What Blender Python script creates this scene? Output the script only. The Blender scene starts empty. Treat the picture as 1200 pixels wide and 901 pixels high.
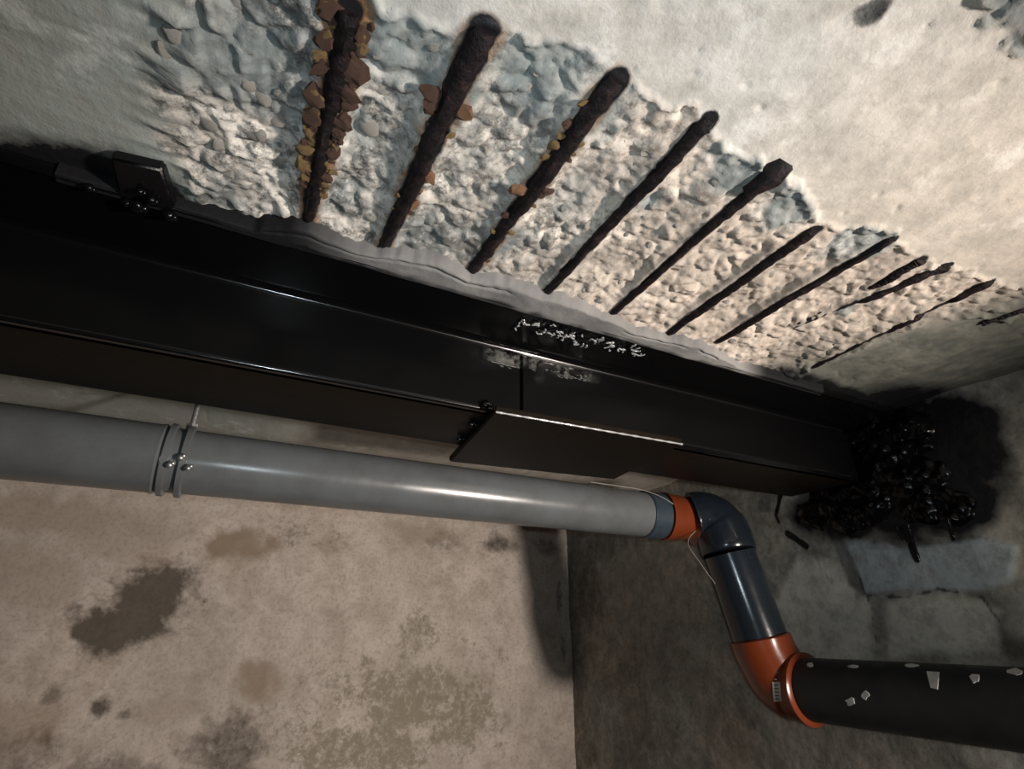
import bpy, bmesh, math, random
import numpy as np
from mathutils import Vector, Matrix

random.seed(7)
C = bpy.context.scene
COL = C.collection
# ------------------------------------------------------------------ camera
FPX = 623.0
NX = np.array([1350., -290., 623.]); NX /= np.linalg.norm(NX)
NY = np.array([-350., -290., 623.]); NY -= NX*(NX@NY); NY /= np.linalg.norm(NY)
NZ = -np.cross(NX, NY)
RM = np.array([NX, NY, NZ])          # rows: world axes written in (right, up, forward)
cd = bpy.data.cameras.new('camera'); cam = bpy.data.objects.new('camera', cd); COL.objects.link(cam)
cd.sensor_width = 36; cd.lens = 36*FPX/1200; cd.clip_start = 0.01
rr, uu, ff = RM[:, 0], RM[:, 1], RM[:, 2]
cam.matrix_world = Matrix(((rr[0], uu[0], -ff[0], 0), (rr[1], uu[1], -ff[1], 0), (rr[2], uu[2], -ff[2], 0), (0, 0, 0, 1)))
C.camera = cam
# ------------------------------------------------------------------ light
C.view_settings.view_transform = 'Standard'; C.view_settings.look = 'None'
C.view_settings.gamma = 1; C.view_settings.use_curve_mapping = False
C.view_settings.exposure = 0.0
w = bpy.data.worlds.new('world'); C.world = w; w.use_nodes = True
w.node_tree.nodes['Background'].inputs[0].default_value = (.55, .65, .75, 1)
w.node_tree.nodes['Background'].inputs[1].default_value = 0.02
def lamp(name, kind, loc, aim, power, col, size, **k):
    l = bpy.data.lights.new(name, kind); l.energy = power; l.color = col; l.shadow_soft_size = size
    for a, b in k.items(): setattr(l, a, b)
    o = bpy.data.objects.new(name, l); COL.objects.link(o); o.location = loc
    o.rotation_euler = (Vector(aim)-Vector(loc)).to_track_quat('-Z', 'Y').to_euler(); return o
# phone flash beside the lens (cool) and a hand-held work lamp to the right (warm)
lamp('phone_flash', 'SPOT', (0.0, -0.02, 0.02), (0.50, 0.8, 0.36), 8.5, (.80, .93, 1.0), .008, spot_size=2.3, spot_blend=1.0)
lamp('work_lamp', 'SPOT', (1.06, -0.55, -0.16), (-0.25, 1.97, 0.10), 162, (1.0, .885, .80), .062, spot_size=1.75, spot_blend=1.0)

# ------------------------------------------------------------------ constants of the place (metres, lens at origin)
H = 0.45; YA = 1.968; XB = 1.2626
def P(x, y, ax, v):
    k = RM@np.array([x-600, 450.5-y, FPX])
    return k*v/k[ax]
# ------------------------------------------------------------------ noise
rng = np.random.RandomState(3)
TAB = rng.rand(256, 256)
def vnoise(x, y):
    xi = np.floor(x).astype(int); yi = np.floor(y).astype(int); fx = x-xi; fy = y-yi
    fx = fx*fx*(3-2*fx); fy = fy*fy*(3-2*fy)
    a = TAB[xi % 256, yi % 256]; b = TAB[(xi+1) % 256, yi % 256]; c = TAB[xi % 256, (yi+1) % 256]; d = TAB[(xi+1) % 256, (yi+1) % 256]
    return (a*(1-fx)+b*fx)*(1-fy)+(c*(1-fx)+d*fx)*fy
def fbm(x, y, s, o=4, seed=0):
    r = 0; a = .5; t = 0
    for i in range(o):
        r = r+a*vnoise(x*s+seed*17.3+i*31.7, y*s+seed*9.1+i*11.9); t += a; a *= .5; s *= 2.03
    return r/t-.5
J1 = rng.rand(256, 256); J2 = rng.rand(256, 256); J3 = rng.rand(256, 256)
def worley(x, y, s, seed=0):
    x = x*s+seed*7.7; y = y*s+seed*3.1
    xi = np.floor(x).astype(int); yi = np.floor(y).astype(int)
    f1 = np.full(np.shape(x), 9.); f2 = np.full(np.shape(x), 9.); idv = np.zeros(np.shape(x))
    for dx in (-1, 0, 1):
        for dy in (-1, 0, 1):
            a = (xi+dx) % 256; b = (yi+dy) % 256
            d = np.hypot(xi+dx+J1[a, b]-x, yi+dy+J2[a, b]-y)
            n = d < f1
            f2 = np.where(n, f1, np.minimum(f2, d)); idv = np.where(n, J3[a, b], idv); f1 = np.where(n, d, f1)
    return f1, f2, idv
def ss(a, b, x):
    t = np.clip((x-a)/(b-a), 0, 1); return t*t*(3-2*t)
def seg_dist(px, py, ax, ay, bx, by):
    dx, dy = bx-ax, by-ay
    t = np.clip(((px-ax)*dx+(py-ay)*dy)/(dx*dx+dy*dy+1e-12), 0, 1)
    return np.hypot(px-ax-t*dx, py-ay-t*dy), t
def poly_sd(px, py, poly):            # signed distance, negative inside
    d = np.full(np.shape(px), 9.); ins = np.zeros(np.shape(px), bool)
    n = len(poly)
    for i in range(n):
        ax, ay = poly[i]; bx, by = poly[(i+1) % n]
        d = np.minimum(d, seg_dist(px, py, ax, ay, bx, by)[0])
        c = ((ay > py) != (by > py)) & (px < (bx-ax)*(py-ay)/(by-ay+1e-12)+ax)
        ins ^= c
    return np.where(ins, -d, d)
# ------------------------------------------------------------------ mesh helpers
def mk(name, verts, faces, mat, parent=None, smooth=True, attrs=None, **pr):
    me = bpy.data.meshes.new(name); me.from_pydata([tuple(v) for v in verts], [], faces)
    if smooth: me.shade_smooth()
    if mat: me.materials.append(mat)
    for k, v in (attrs or {}).items():
        a = me.attributes.new(k, 'FLOAT', 'POINT'); a.data.foreach_set('value', np.asarray(v, dtype=np.float32).ravel())
    o = bpy.data.objects.new(name, me); COL.objects.link(o)
    if parent: o.parent = parent
    for k, v in pr.items(): o[k] = v
    return o
def empty(name, loc, **pr):
    o = bpy.data.objects.new(name, None); COL.objects.link(o); o.location = loc; o.empty_display_size = .05
    for k, v in pr.items(): o[k] = v
    return o
def adopt(ch, par):                    # parent keeping world coordinates (parents are never rotated)
    ch.parent = par; ch.matrix_parent_inverse = Matrix.Translation(-Vector(par.location)); return ch
def grid(us, vs, fn, flip=False):
    U, V = np.meshgrid(us, vs, indexing='ij')
    p = fn(U, V); nu, nv = U.shape
    idx = np.arange(nu*nv).reshape(nu, nv)
    a, b, c, d = idx[:-1, :-1].ravel(), idx[1:, :-1].ravel(), idx[1:, 1:].ravel(), idx[:-1, 1:].ravel()
    f = np.stack([a, d, c, b] if flip else [a, b, c, d], 1)
    return p.reshape(-1, 3), f.tolist()
def spaced(segs):
    out = []
    for a, b, st in segs:
        n = max(1, int(round((b-a)/st))); out += list(np.linspace(a, b, n, endpoint=False))
    out.append(segs[-1][1]); return np.array(out)
def box(name, x0, x1, y0, y1, z0, z1, mat, bev=.004, seg=3, **pr):
    bm = bmesh.new(); bmesh.ops.create_cube(bm, size=1)
    for v in bm.verts: v.co = Vector(((x0+x1)/2+v.co.x*(x1-x0), (y0+y1)/2+v.co.y*(y1-y0), (z0+z1)/2+v.co.z*(z1-z0)))
    if bev: bmesh.ops.bevel(bm, geom=bm.edges[:], offset=bev, segments=seg, profile=.5, affect='EDGES', clamp_overlap=True)
    me = bpy.data.meshes.new(name); bm.to_mesh(me); bm.free(); me.shade_smooth()
    if bev:
        try: me.set_sharp_from_angle(angle=math.radians(50))
        except Exception: pass
    me.materials.append(mat); o = bpy.data.objects.new(name, me); COL.objects.link(o)
    for k, v in pr.items(): o[k] = v
    return o
def smoothpath(pts, n=8):
    pts = [np.array(p, float) for p in pts]; out = []
    for i in range(len(pts)-1):
        p0 = pts[max(i-1, 0)]; p1 = pts[i]; p2 = pts[i+1]; p3 = pts[min(i+2, len(pts)-1)]
        for k in range(n):
            t = k/n; out.append(.5*((2*p1)+(-p0+p2)*t+(2*p0-5*p1+4*p2-p3)*t*t+(-p0+3*p1-3*p2+p3)*t**3))
    out.append(pts[-1]); return out
def tube(name, pts, radii, mat, seg=40, cap=True, jit=None, **pr):
    pts = [Vector(p) for p in pts]; n = len(pts)
    if not hasattr(radii, '__len__'): radii = [radii]*n
    V = []; F = []; up = None
    for i in range(n):
        j0, j1 = max(i-1, 0), min(i+1, n-1)
        t = pts[j1]-pts[j0]
        if t.length < 1e-7: t = pts[min(i+2, n-1)]-pts[max(i-2, 0)]
        t.normalize()
        if up is None:
            up = Vector((0, 0, 1)) if abs(t.z) < .9 else Vector((0, 1, 0))
        up = (up-t*up.dot(t)).normalized(); sd = t.cross(up)
        for k in range(seg):
            a = 2*math.pi*k/seg; r = radii[i]
            if jit: r *= jit(i, k)
            V.append(pts[i]+(up*math.cos(a)+sd*math.sin(a))*r)
    for i in range(n-1):
        for k in range(seg):
            a = i*seg+k; b = i*seg+(k+1) % seg
            F.append((a, b, b+seg, a+seg))
    if cap:
        F.append(tuple(range(seg))[::-1]); F.append(tuple((n-1)*seg+k for k in range(seg)))
    o = mk(name, V, F, mat, **pr)
    try: o.data.set_sharp_from_angle(angle=math.radians(45))
    except Exception: pass
    bm = bmesh.new(); bm.from_mesh(o.data); bmesh.ops.recalc_face_normals(bm, faces=bm.faces); bm.to_mesh(o.data); bm.free()
    return o
# ------------------------------------------------------------------ materials
class NT:
    def __init__(s, name):
        s.m = bpy.data.materials.new(name); s.m.use_nodes = True; s.t = s.m.node_tree
        s.b = s.t.nodes['Principled BSDF']; s.co = s.t.nodes.new('ShaderNodeTexCoord').outputs['Object']
    def n(s, t, **k):
        x = s.t.nodes.new('ShaderNode'+t)
        for a, b in k.items(): setattr(x, a, b)
        return x
    def link(s, a, b): s.t.links.new(a, b)
    def noise(s, sc, det=6, rough=.6, dist=0, vec=None, stretch=None):
        x = s.n('TexNoise'); x.inputs['Scale'].default_value = sc; x.inputs['Detail'].default_value = det
        x.inputs['Roughness'].default_value = rough; x.inputs['Distortion'].default_value = dist
        v = vec or s.co
        if stretch:
            mp = s.n('Mapping'); mp.inputs['Scale'].default_value = stretch; s.link(v, mp.inputs[0]); v = mp.outputs[0]
        s.link(v, x.inputs['Vector']); return x.outputs[0]
    def ramp(s, f, stops):
        x = s.n('ValToRGB'); e = x.color_ramp.elements
        while len(e) < len(stops): e.new(.5)
        for el, (p, c) in zip(e, stops):
            el.position = p; el.color = (*c, 1) if hasattr(c, '__len__') else (c, c, c, 1)
        s.link(f, x.inputs[0]); return x.outputs[0]
    def mix(s, f, a, b, mode='MIX'):
        x = s.n('Mix', data_type='RGBA', blend_type=mode)
        for v, i in ((f, 0), (a, 6), (b, 7)):
            if hasattr(v, 'default_value'): s.link(v, x.inputs[i])
            elif hasattr(v, '__len__'): x.inputs[i].default_value = (*v, 1)
            else: x.inputs[i].default_value = v if i == 0 else (v, v, v, 1)
        return x.outputs[2]
    def math(s, op, a, b=0.0, clamp=False):
        x = s.n('Math', operation=op); x.use_clamp = clamp
        for v, i in ((a, 0), (b, 1)):
            if hasattr(v, 'default_value'): s.link(v, x.inputs[i])
            else: x.inputs[i].default_value = v
        return x.outputs[0]
    def attr(s, name):
        x = s.n('Attribute'); x.attribute_name = name; return x.outputs['Fac']
    def bump(s, h, strength=.5, dist=.004, prev=None):
        x = s.n('Bump'); x.inputs['Strength'].default_value = strength; x.inputs['Distance'].default_value = dist
        s.link(h, x.inputs['Height'])
        if prev: s.link(prev, x.inputs['Normal'])
        return x.outputs[0]
    def out(s, col=None, rough=None, nor=None, metal=0, spec=.5, coat=0):
        b = s.b
        for v, k in ((col, 'Base Color'), (rough, 'Roughness')):
            if v is None: continue
            if hasattr(v, 'default_value'): s.link(v, b.inputs[k])
            elif hasattr(v, '__len__'): b.inputs[k].default_value = (*v, 1)
            else: b.inputs[k].default_value = v
        if nor: s.link(nor, b.inputs['Normal'])
        b.inputs['Metallic'].default_value = metal
        b.inputs['Specular IOR Level'].default_value = spec if not hasattr(spec, 'links') else .5
        b.inputs['Coat Weight'].default_value = coat; b.inputs['Coat Roughness'].default_value = .08
        return s.m

def mat_ceiling():
    m = NT('ceiling_concrete')
    n1 = m.noise(3.2, 4, .55); n2 = m.noise(22, 7, .68); n3 = m.noise(110, 4, .7)
    # smooth plaster: pale grey with warm and cool drifts
    base = m.ramp(m.noise(2.1, 3, .5, .4), [(.35, (.60, .62, .60)), (.5, (.66, .64, .60)), (.68, (.58, .53, .46))])
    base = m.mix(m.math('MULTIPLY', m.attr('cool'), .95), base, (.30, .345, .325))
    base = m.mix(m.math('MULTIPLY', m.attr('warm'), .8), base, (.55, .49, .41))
    sm = m.mix(m.ramp(n2, [(.34, .6), (.58, 0)]), base, (.30, .29, .26))
    sm = m.mix(m.ramp(m.noise(6, 6, .65, .5), [(.34, .5), (.5, 0)]), sm, (.36, .335, .29))
    sm = m.mix(m.ramp(m.noise(11, 7, .7), [(.56, 0), (.70, .6)]), sm, (.74, .74, .71))
    sm = m.mix(m.ramp(n3, [(.25, .35), (.5, 0)]), sm, (.28, .27, .25))
    # broken concrete: mottled blue-grey / buff
    br = m.ramp(m.noise(9, 6, .62, .6), [(.36, (.13, .15, .15)), (.45, (.33, .34, .325)), (.53, (.56, .525, .47)), (.66, (.80, .76, .69))])
    br = m.mix(m.ramp(m.noise(40, 8, .8), [(.41, .95), (.53, 0)]), br, (.085, .085, .08))
    br = m.mix(m.ramp(m.noise(17, 6, .7, .8), [(.36, .6), (.52, 0)]), br, (.16, .165, .155))
    br = m.mix(m.ramp(m.noise(70, 6, .75, .3), [(.54, 0), (.68, .6)]), br, (.78, .76, .70))
    br = m.mix(m.math('MULTIPLY', m.attr('bluish'), .7), br, (.19, .225, .225))
    br = m.mix(m.math('MULTIPLY', m.attr('buff'), .55), br, (.56, .46, .37))
    col = m.mix(m.attr('spall'), sm, br)
    col = m.mix(m.attr('damp'), col, m.mix(m.ramp(n2, [(.35, 0), (.65, 1)]), (.075, .085, .075), (.17, .17, .14)))
    col = m.mix(m.attr('rust'), col, m.ramp(n3, [(.3, (.10, .045, .025)), (.6, (.33, .17, .07))]))
    pm = m.math('ADD', m.attr('paint'), m.math('MULTIPLY', m.math('SUBTRACT', n2, .5), 1.1))
    pf = m.ramp(pm, [(.20, 0), (.72, 1)])
    col = m.mix(pf, col, (.010, .010, .012))
    hgt = m.math('ADD', m.math('MULTIPLY', n2, .6), m.math('MULTIPLY', n3, .4))
    nor = m.bump(hgt, .6, .004)
    ro = m.mix(pf, .85, .5)
    return m.out(col, ro, nor, spec=.35)
def mat_wall(name, cols, dark, wet=False):
    m = NT(name)
    n2 = m.noise(14, 7, .66); n3 = m.noise(90, 5, .7)
    base = m.ramp(m.noise(2.6, 5, .55, .5), cols)
    col = m.mix(m.ramp(n2, [(.34, .55), (.6, 0)]), base, dark)
    col = m.mix(m.ramp(n3, [(.34, .5), (.52, 0)]), col, dark)
    sp = m.math('ADD', m.attr('stain'), m.math('MULTIPLY', m.math('SUBTRACT', m.noise(34, 8, .78), .5), 1.7))
    col = m.mix(m.ramp(sp, [(.2, 0), (.95, .92)]), col, m.mix(n3, (.065, .053, .042), (.11, .09, .07)))
    br = m.math('ADD', m.attr('brown'), m.math('MULTIPLY', m.math('SUBTRACT', n2, .5), .7))
    col = m.mix(m.ramp(br, [(.25, 0), (.8, .9)]), col, (.27, .20, .14))
    ol = m.math('ADD', m.math('MULTIPLY', m.attr('moss'), 1.05), m.math('MULTIPLY', m.math('SUBTRACT', m.noise(44, 8, .78), .5), 3.2))
    col = m.mix(m.ramp(ol, [(.45, 0), (.9, .8)]), col, (.23, .20, .14))
    col = m.mix(m.attr('light'), col, m.mix(n2, (.60, .63, .58), (.78, .75, .65)))
    col = m.mix(m.attr('patch'), col, (.34, .41, .44))
    col = m.mix(m.math('MULTIPLY', m.attr('crack'), .85), col, (.03, .03, .03))
    if wet: col = m.mix(m.ramp(m.noise(24, 8, .78), [(.36, .5), (.54, 0)]), col, (.09, .088, .08))
    pm = m.math('ADD', m.attr('paint'), m.math('MULTIPLY', m.math('SUBTRACT', n2, .5), .9))
    pf = m.ramp(pm, [(.30, 0), (.75, 1)])
    col = m.mix(pf, col, (.008, .008, .010))
    nor = m.bump(m.math('ADD', m.math('MULTIPLY', n2, .7), m.math('MULTIPLY', n3, .3)), .4, .006)
    return m.out(col, m.mix(pf, .75 if wet else .88, .4), nor, spec=.35)
def mat_black():
    m = NT('black_gloss_paint')
    n = m.noise(14, 2, .5); n3 = m.noise(240, 3, .6)
    r = m.ramp(m.noise(7, 5, .6), [(.3, .16), (.7, .28)])
    ru = m.attr('rough_patch'); r = m.mix(m.attr('edge'), r, .17)
    hh = m.math('ADD', m.math('MULTIPLY', n, .5), m.math('MULTIPLY', n3, .10))
    nor = m.bump(hh, .12, .004)
    nor = m.bump(m.math('MULTIPLY', m.noise(150, 5, .7), ru), 1.0, .012, nor)
    col = m.mix(m.math('MULTIPLY', ru, m.ramp(m.noise(60, 5, .7), [(.4, 0), (.6, .9)])), (.0030, .0030, .0032), (.22, .22, .20))
    spv = m.math('ADD', m.math('MULTIPLY', m.attr('edge'), .85), .13)
    m.link(spv, m.b.inputs['Specular IOR Level'])
    return m.out(col, r, nor, spec=.5)
def mat_tar(name='black_sealant', rough=.22):
    m = NT(name)
    nor = m.bump(m.noise(60, 2, .5), .3, .004)
    return m.out((.0025, .0025, .003), rough, nor, spec=.25)
def mat_rebar():
    m = NT('coated_rebar')
    n = m.noise(70, 5, .7); c = m.ramp(n, [(.40, (.006, .005, .006)), (.60, (.016, .010, .011)), (.75, (.07, .035, .025))])
    return m.out(c, .5, m.bump(m.noise(160, 5, .7), .8, .003), spec=.2)
def mat_rust(name, a, b):
    m = NT(name)
    c = m.ramp(m.noise(90, 5, .7), [(.35, a), (.65, b)])
    return m.out(c, .8, m.bump(m.noise(200, 5, .7), .8, .003), spec=.3)
def mat_pvc(name, col, dirt, rough=.32, dirtamt=.5):
    m = NT(name)
    c = m.mix(m.ramp(m.noise(12, 6, .65), [(.42, 0), (.75, dirtamt)]), col, dirt)
    c = m.mix(m.ramp(m.noise(150, 3, .7), [(.66, 0), (.74, .35)]), c, dirt)
    r = m.ramp(m.noise(18, 5, .6), [(.3, rough*.85), (.7, rough*1.25)])
    return m.out(c, r, m.bump(m.noise(30, 3, .5), .06, .003), spec=.5)
def mat_plain(name, col, rough=.5, metal=0, bump=.3, spec=.5):
    m = NT(name)
    c = m.mix(m.ramp(m.noise(60, 5, .65), [(.4, 0), (.75, .5)]), col, tuple(x*.45 for x in col))
    return m.out(c, rough, m.bump(m.noise(130, 4, .6), bump, .002), metal=metal, spec=spec)
def mat_mortar():
    m = NT('grey_mortar')
    n = m.noise(40, 6, .65)
    c = m.ramp(m.noise(9, 5, .6), [(.35, (.13, .13, .13)), (.62, (.23, .225, .215))])
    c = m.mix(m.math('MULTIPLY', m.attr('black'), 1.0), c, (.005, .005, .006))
    return m.out(c, .75, m.bump(n, .5, .004), spec=.25)
def mat_stone(name, a, b):
    m = NT(name)
    oi = m.n('ObjectInfo').outputs['Random']
    c = m.mix(oi, a, b); c = m.mix(m.ramp(m.noise(55, 6, .7), [(.35, .75), (.6, 0)]), c, (.17, .16, .15))
    return m.out(c, .85, m.bump(m.noise(70, 6, .7), .8, .004), spec=.3)

M_ceil = mat_ceiling()
M_wa = mat_wall('beige_plaster', [(.3, (.50, .445, .385)), (.5, (.58, .515, .455)), (.7, (.63, .545, .475))], (.27, .22, .17))
M_wb = mat_wall('damp_grey_render', [(.3, (.24, .27, .26)), (.5, (.34, .335, .30)), (.7, (.41, .37, .305))], (.09, .085, .075), True)
M_room = mat_plain('dim_concrete', (.07, .065, .06), .9)
M_black = mat_black(); M_glint = mat_plain('pale_glint', (.34, .34, .34), .16, 0, .1, 1.0); M_scuff = mat_plain('scuffed_paint', (.13, .13, .12), .4, 0, .3); M_sat = mat_plain('black_satin_paint', (.0085, .0062, .0040), .5, 0, .12, .08); M_lug = mat_plain('black_brushed_paint', (.004, .004, .005), .35, 0, .3, .3); M_tar = mat_tar(); M_bar = mat_rebar()  # the grey glint material carries highlights of the black paint in its colour
M_rust = mat_rust('brown_rust', (.035, .020, .016), (.17, .095, .065)); M_rusto = mat_rust('orange_rust', (.14, .06, .03), (.40, .23, .13))
M_rusty = mat_rust('ochre_rust', (.12, .07, .03), (.36, .25, .11))
M_gpvc = mat_pvc('grey_pipe_plastic', (.105, .115, .12), (.065, .062, .056), .24, .6)
M_dpvc = mat_pvc('dark_blue_grey_plastic', (.011, .016, .022), (.009, .009, .009), .17)
M_lpvc = mat_pvc('dusty_charcoal_plastic', (.012, .0145, .0155), (.04, .04, .038), .5, .5)
M_or = mat_pvc('orange_brown_plastic', (.155, .031, .010), (.08, .02, .009), .2, .5)
M_seal = mat_plain('dark_blue_rubber', (.03, .045, .06), .4)
M_zinc = mat_plain('galvanised_steel', (.42, .43, .42), .38, .8)
M_white = mat_plain('whitish_plaster_bits', (.50, .50, .48), .8)
M_lab = mat_plain('pale_sticker', (.46, .43, .38), .5, 0, .05); M_ink = mat_plain('dark_ink', (.10, .09, .08), .6, 0, 0)
M_string = mat_plain('pale_string', (.26, .25, .23), .5)
M_mort = mat_mortar()
M_st = [mat_stone('pale_aggregate', (.66, .62, .54), (.50, .49, .45)), mat_stone('grey_aggregate', (.34, .37, .37), (.50, .48, .44))]

# ------------------------------------------------------------------ ceiling
def cpx(lst): return [tuple(P(x, y, 2, H)[:2]) for x, y in lst]
SP = cpx([(178, 60), (205, 0), (260, -60), (420, -25), (455, 18), (560, 28), (650, 50), (700, 82), (745, 92), (800, 118), (842, 142), (858, 175), (905, 190), (945, 222), (962, 262),
          (1010, 266), (1052, 268), (1070, 298), (1112, 308), (1165, 322), (1240, 352), (1180, 378), (1100, 372), (1050, 388), (985, 418), (940, 440), (890, 446), (850, 425), (780, 405), (640, 360), (550, 335), (440, 305), (360, 285),
          (285, 278), (238, 258), (225, 200), (190, 165), (182, 130)])
SP2 = cpx([(1150, -60), (1135, 0), (1165, 22), (1185, 60), (1215, 80), (1300, 60), (1300, -60)])
BARS = [  # near end px, far end px, radius near, radius far, label, rust level
    ((409, 13), (360, 259), .0105, .0068, 'leftmost rebar, upright and black, crusted with rust flakes along both sides', 3),
    ((567, 34), (450, 289), .0125, .0070, 'second rebar from the left, thickest at its flat-cut top end', 2),
    ((722, 93), (553, 318), .0112, .0075, 'third rebar from the left, black with a pinkish flake halfway', 2),
    ((832, 139), (640, 343), .0085, .0062, 'fourth rebar from the left, even straight dark brown bar', 0),
    ((905, 203), (718, 367), .0080, .0055, 'fifth rebar from the left, hooked thick end in a blue-grey hollow', 0),
    ((955, 269), (783, 391), .0085, .0062, 'sixth rebar from the left, dark bar before the blue-grey patch', 0),
    ((1045, 280), (840, 401), .0070, .0058, 'seventh rebar from the left, thin bar with olive tint midway', 0),
    ((1080, 304), (1022, 338), .0090, .0050, 'short black rebar stub, upper one of the close pair', 0),
    ((1113, 311), (930, 386), .0085, .0030, 'tapering rebar, lower one of the close pair, sinking into concrete', 0),
    ((1163, 329), (952, 430), .0080, .0050, 'half-buried rebar second from the right, showing in three pieces', 0),
    ((1215, 358), (1150, 380), .0060, .0045, 'rightmost faint rebar piece near the end wall', 0)]
bars = [(P(*a, 2, H), P(*b, 2, H), r0, r1, l, k) for a, b, r0, r1, l, k in BARS]
AT = {}
def ceil_fn(X, Y):
    d1 = poly_sd(X, Y, SP); d2 = poly_sd(X, Y, SP2)
    ed = fbm(X, Y, 38, 4, 1)*.030+fbm(X, Y, 9, 2, 2)*.02
    dd = np.minimum(d1, d2)+ed*ss(.0, .02, .03-np.abs(np.minimum(d1, d2))*.5)
    sp = 1-ss(-.006, .003, dd)
    depth = .006*ss(.0, -.012, dd)+.009*ss(-.01, -.12, dd)
    f1, f2, idv = worley(X+fbm(X, Y, 30, 2, 5)*.02, Y, 34, 1); g1, g2, idg = worley(X, Y, 78, 2)
    lump = (idv-.5)*.006*ss(0, .5, f2-f1)+ss(0, .4, f2-f1)*.003
    fine = (idg-.5)*.0025*ss(0, .5, g2-g1)+fbm(X, Y, 160, 3, 17)*.004
    rough = fbm(X, Y, 12, 5, 3)*.016+fbm(X, Y, 60, 5, 4)*.009
    z = H+sp*(depth-.004-lump-fine+rough)
    # smooth field: trowel waves, board marks near the end wall, small pits
    sm = fbm(X, Y, 5, 4, 6)*.006+fbm(X, Y, 55, 3, 7)*.0018
    endz = ss(.86, 1.02, X)
    sm = sm+endz*(fbm(X*4, Y, 9, 4, 8)*.012)
    pw = worley(X+fbm(X, Y, 12, 2, 18)*.06, Y+fbm(X, Y, 12, 2, 19)*.06, 30, 4)
    pit = ss(.15, .04, pw[0]+fbm(X, Y, 80, 2, 9)*.1)*.0018*(pw[2] > .72)
    z = z+(1-sp)*(sm+pit)
    paint = .55*ss(.016, .009, np.hypot(X-P(1021, 15, 2, H)[0], Y-P(1021, 15, 2, H)[1])+fbm(X, Y, 60, 3, 14)*.012)+.5*ss(.0, -.01, d2)*ss(-.05, .12, fbm(X, Y, 40, 4, 77)); rust = np.zeros_like(X)
    for (a, b, r0, r1, l, k) in bars:
        d, t = seg_dist(X, Y, a[0], a[1], b[0], b[1]); r = r0+(r1-r0)*t
        if l.startswith('tapering') or l.startswith('half'): r = r*.5
        paint = np.maximum(paint, (1-ss(r*.7, r*1.45, d+fbm(X, Y, 60, 3, 10)*.008))*.95)
        if k >= 2: rust = np.maximum(rust, (1-ss(r*1.0, r*(2.3 if k == 3 else 1.6), d+fbm(X, Y, 45, 4, 11)*.016))*(1.0 if k == 3 else .6))
        z = z+sp*(1-ss(r*1.3, r*3.0, d))*(H+.0005-z)*.9
    # black overspray beside the beam, growing to the left
    bl = [P(x, y, 2, H) for x, y in ((-60, 165), (0, 172), (60, 180), (130, 192), (205, 222), (232, 258), (260, 285), (300, 310))]
    yl = np.interp(X, [q[0] for q in bl], [q[1] for q in bl]); yl = yl+.2*ss(bl[-1][0]-.01, bl[-1][0]+.02, X)
    paint = np.maximum(paint, ss(yl-.065, yl+.025, Y+fbm(X, Y, 14, 3, 12)*.03)*ss(.95, .90, Y))
    paint = np.maximum(paint, ss(.17, .03, np.hypot((X-1.22)*.8, (Y-.56)*1.2))*.95)
    paint = np.maximum(paint, ss(.035, .0, seg_dist(X, Y, .80, .585, 1.26, .585)[0]-.01)*.8*ss(.8, .9, X))
    damp = ss(.83, .99, X+(Y-.35)*.35+fbm(X, Y, 9, 4, 13)*.07)*.97
    damp = np.maximum(damp, .75*ss(1.21, 1.25, X))*ss(1.05, .95, Y)
    damp = np.maximum(damp, ss(.017, .008, np.hypot(X-P(1021, 15, 2, H)[0], (Y-P(1021, 15, 2, H)[1])*.6)+fbm(X, Y, 70, 3, 14)*.006)*.0)
    blue = np.zeros_like(X)
    for bx, by, r in ((250, 60, .05), (470, 60, .045), (530, 110, .03), (640, 80, .05), (700, 130, .035), (870, 190, .045), (925, 240, .045), (1015, 280, .05), (590, 290, .02), (760, 240, .02), (990, 370, .02), (905, 445, .025), (420, 20, .03), (1021, 15, .013), (1175, 25, .035), (1195, 60, .02)):
        c = P(bx, by, 2, H); blue = np.maximum(blue, ss(1.25, .55, np.hypot(X-c[0], Y-c[1])/r+fbm(X, Y, 30, 3, 15)*.9))
    spc = np.maximum(sp, ss(.017, .010, np.hypot(X-P(1021, 15, 2, H)[0], Y-P(1021, 15, 2, H)[1])+fbm(X, Y, 60, 3, 14)*.012))
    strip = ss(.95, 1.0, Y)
    buff = ss(.10, .60, X+fbm(X, Y, 8, 3, 16)*.35)*(1-blue)
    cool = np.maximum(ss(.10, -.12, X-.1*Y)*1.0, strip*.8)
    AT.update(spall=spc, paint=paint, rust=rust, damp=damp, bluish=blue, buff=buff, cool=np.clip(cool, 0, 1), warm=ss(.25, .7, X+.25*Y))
    return np.stack([X, Y, z], -1)
us = spaced([(-2.2, -.4, .15), (-.4, -.12, .02), (-.12, .95, .0028), (.95, 1.28, .005), ])
vs = spaced([(-2.0, -.1, .15), (-.1, -.04, .02), (-.04, .63, .0028), (.63, 1.98, .03)])
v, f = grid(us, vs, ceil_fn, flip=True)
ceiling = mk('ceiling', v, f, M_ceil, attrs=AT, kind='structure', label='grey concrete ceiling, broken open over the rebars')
CU, CV = us, vs; CZ = v[:, 2].reshape(len(us), len(vs))
def cz(x, y):
    i = min(np.searchsorted(CU, x), len(CU)-1); j = min(np.searchsorted(CV, y), len(CV)-1); return float(CZ[i, j])
# slab above so the ceiling has thickness
v, f = [], []
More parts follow.
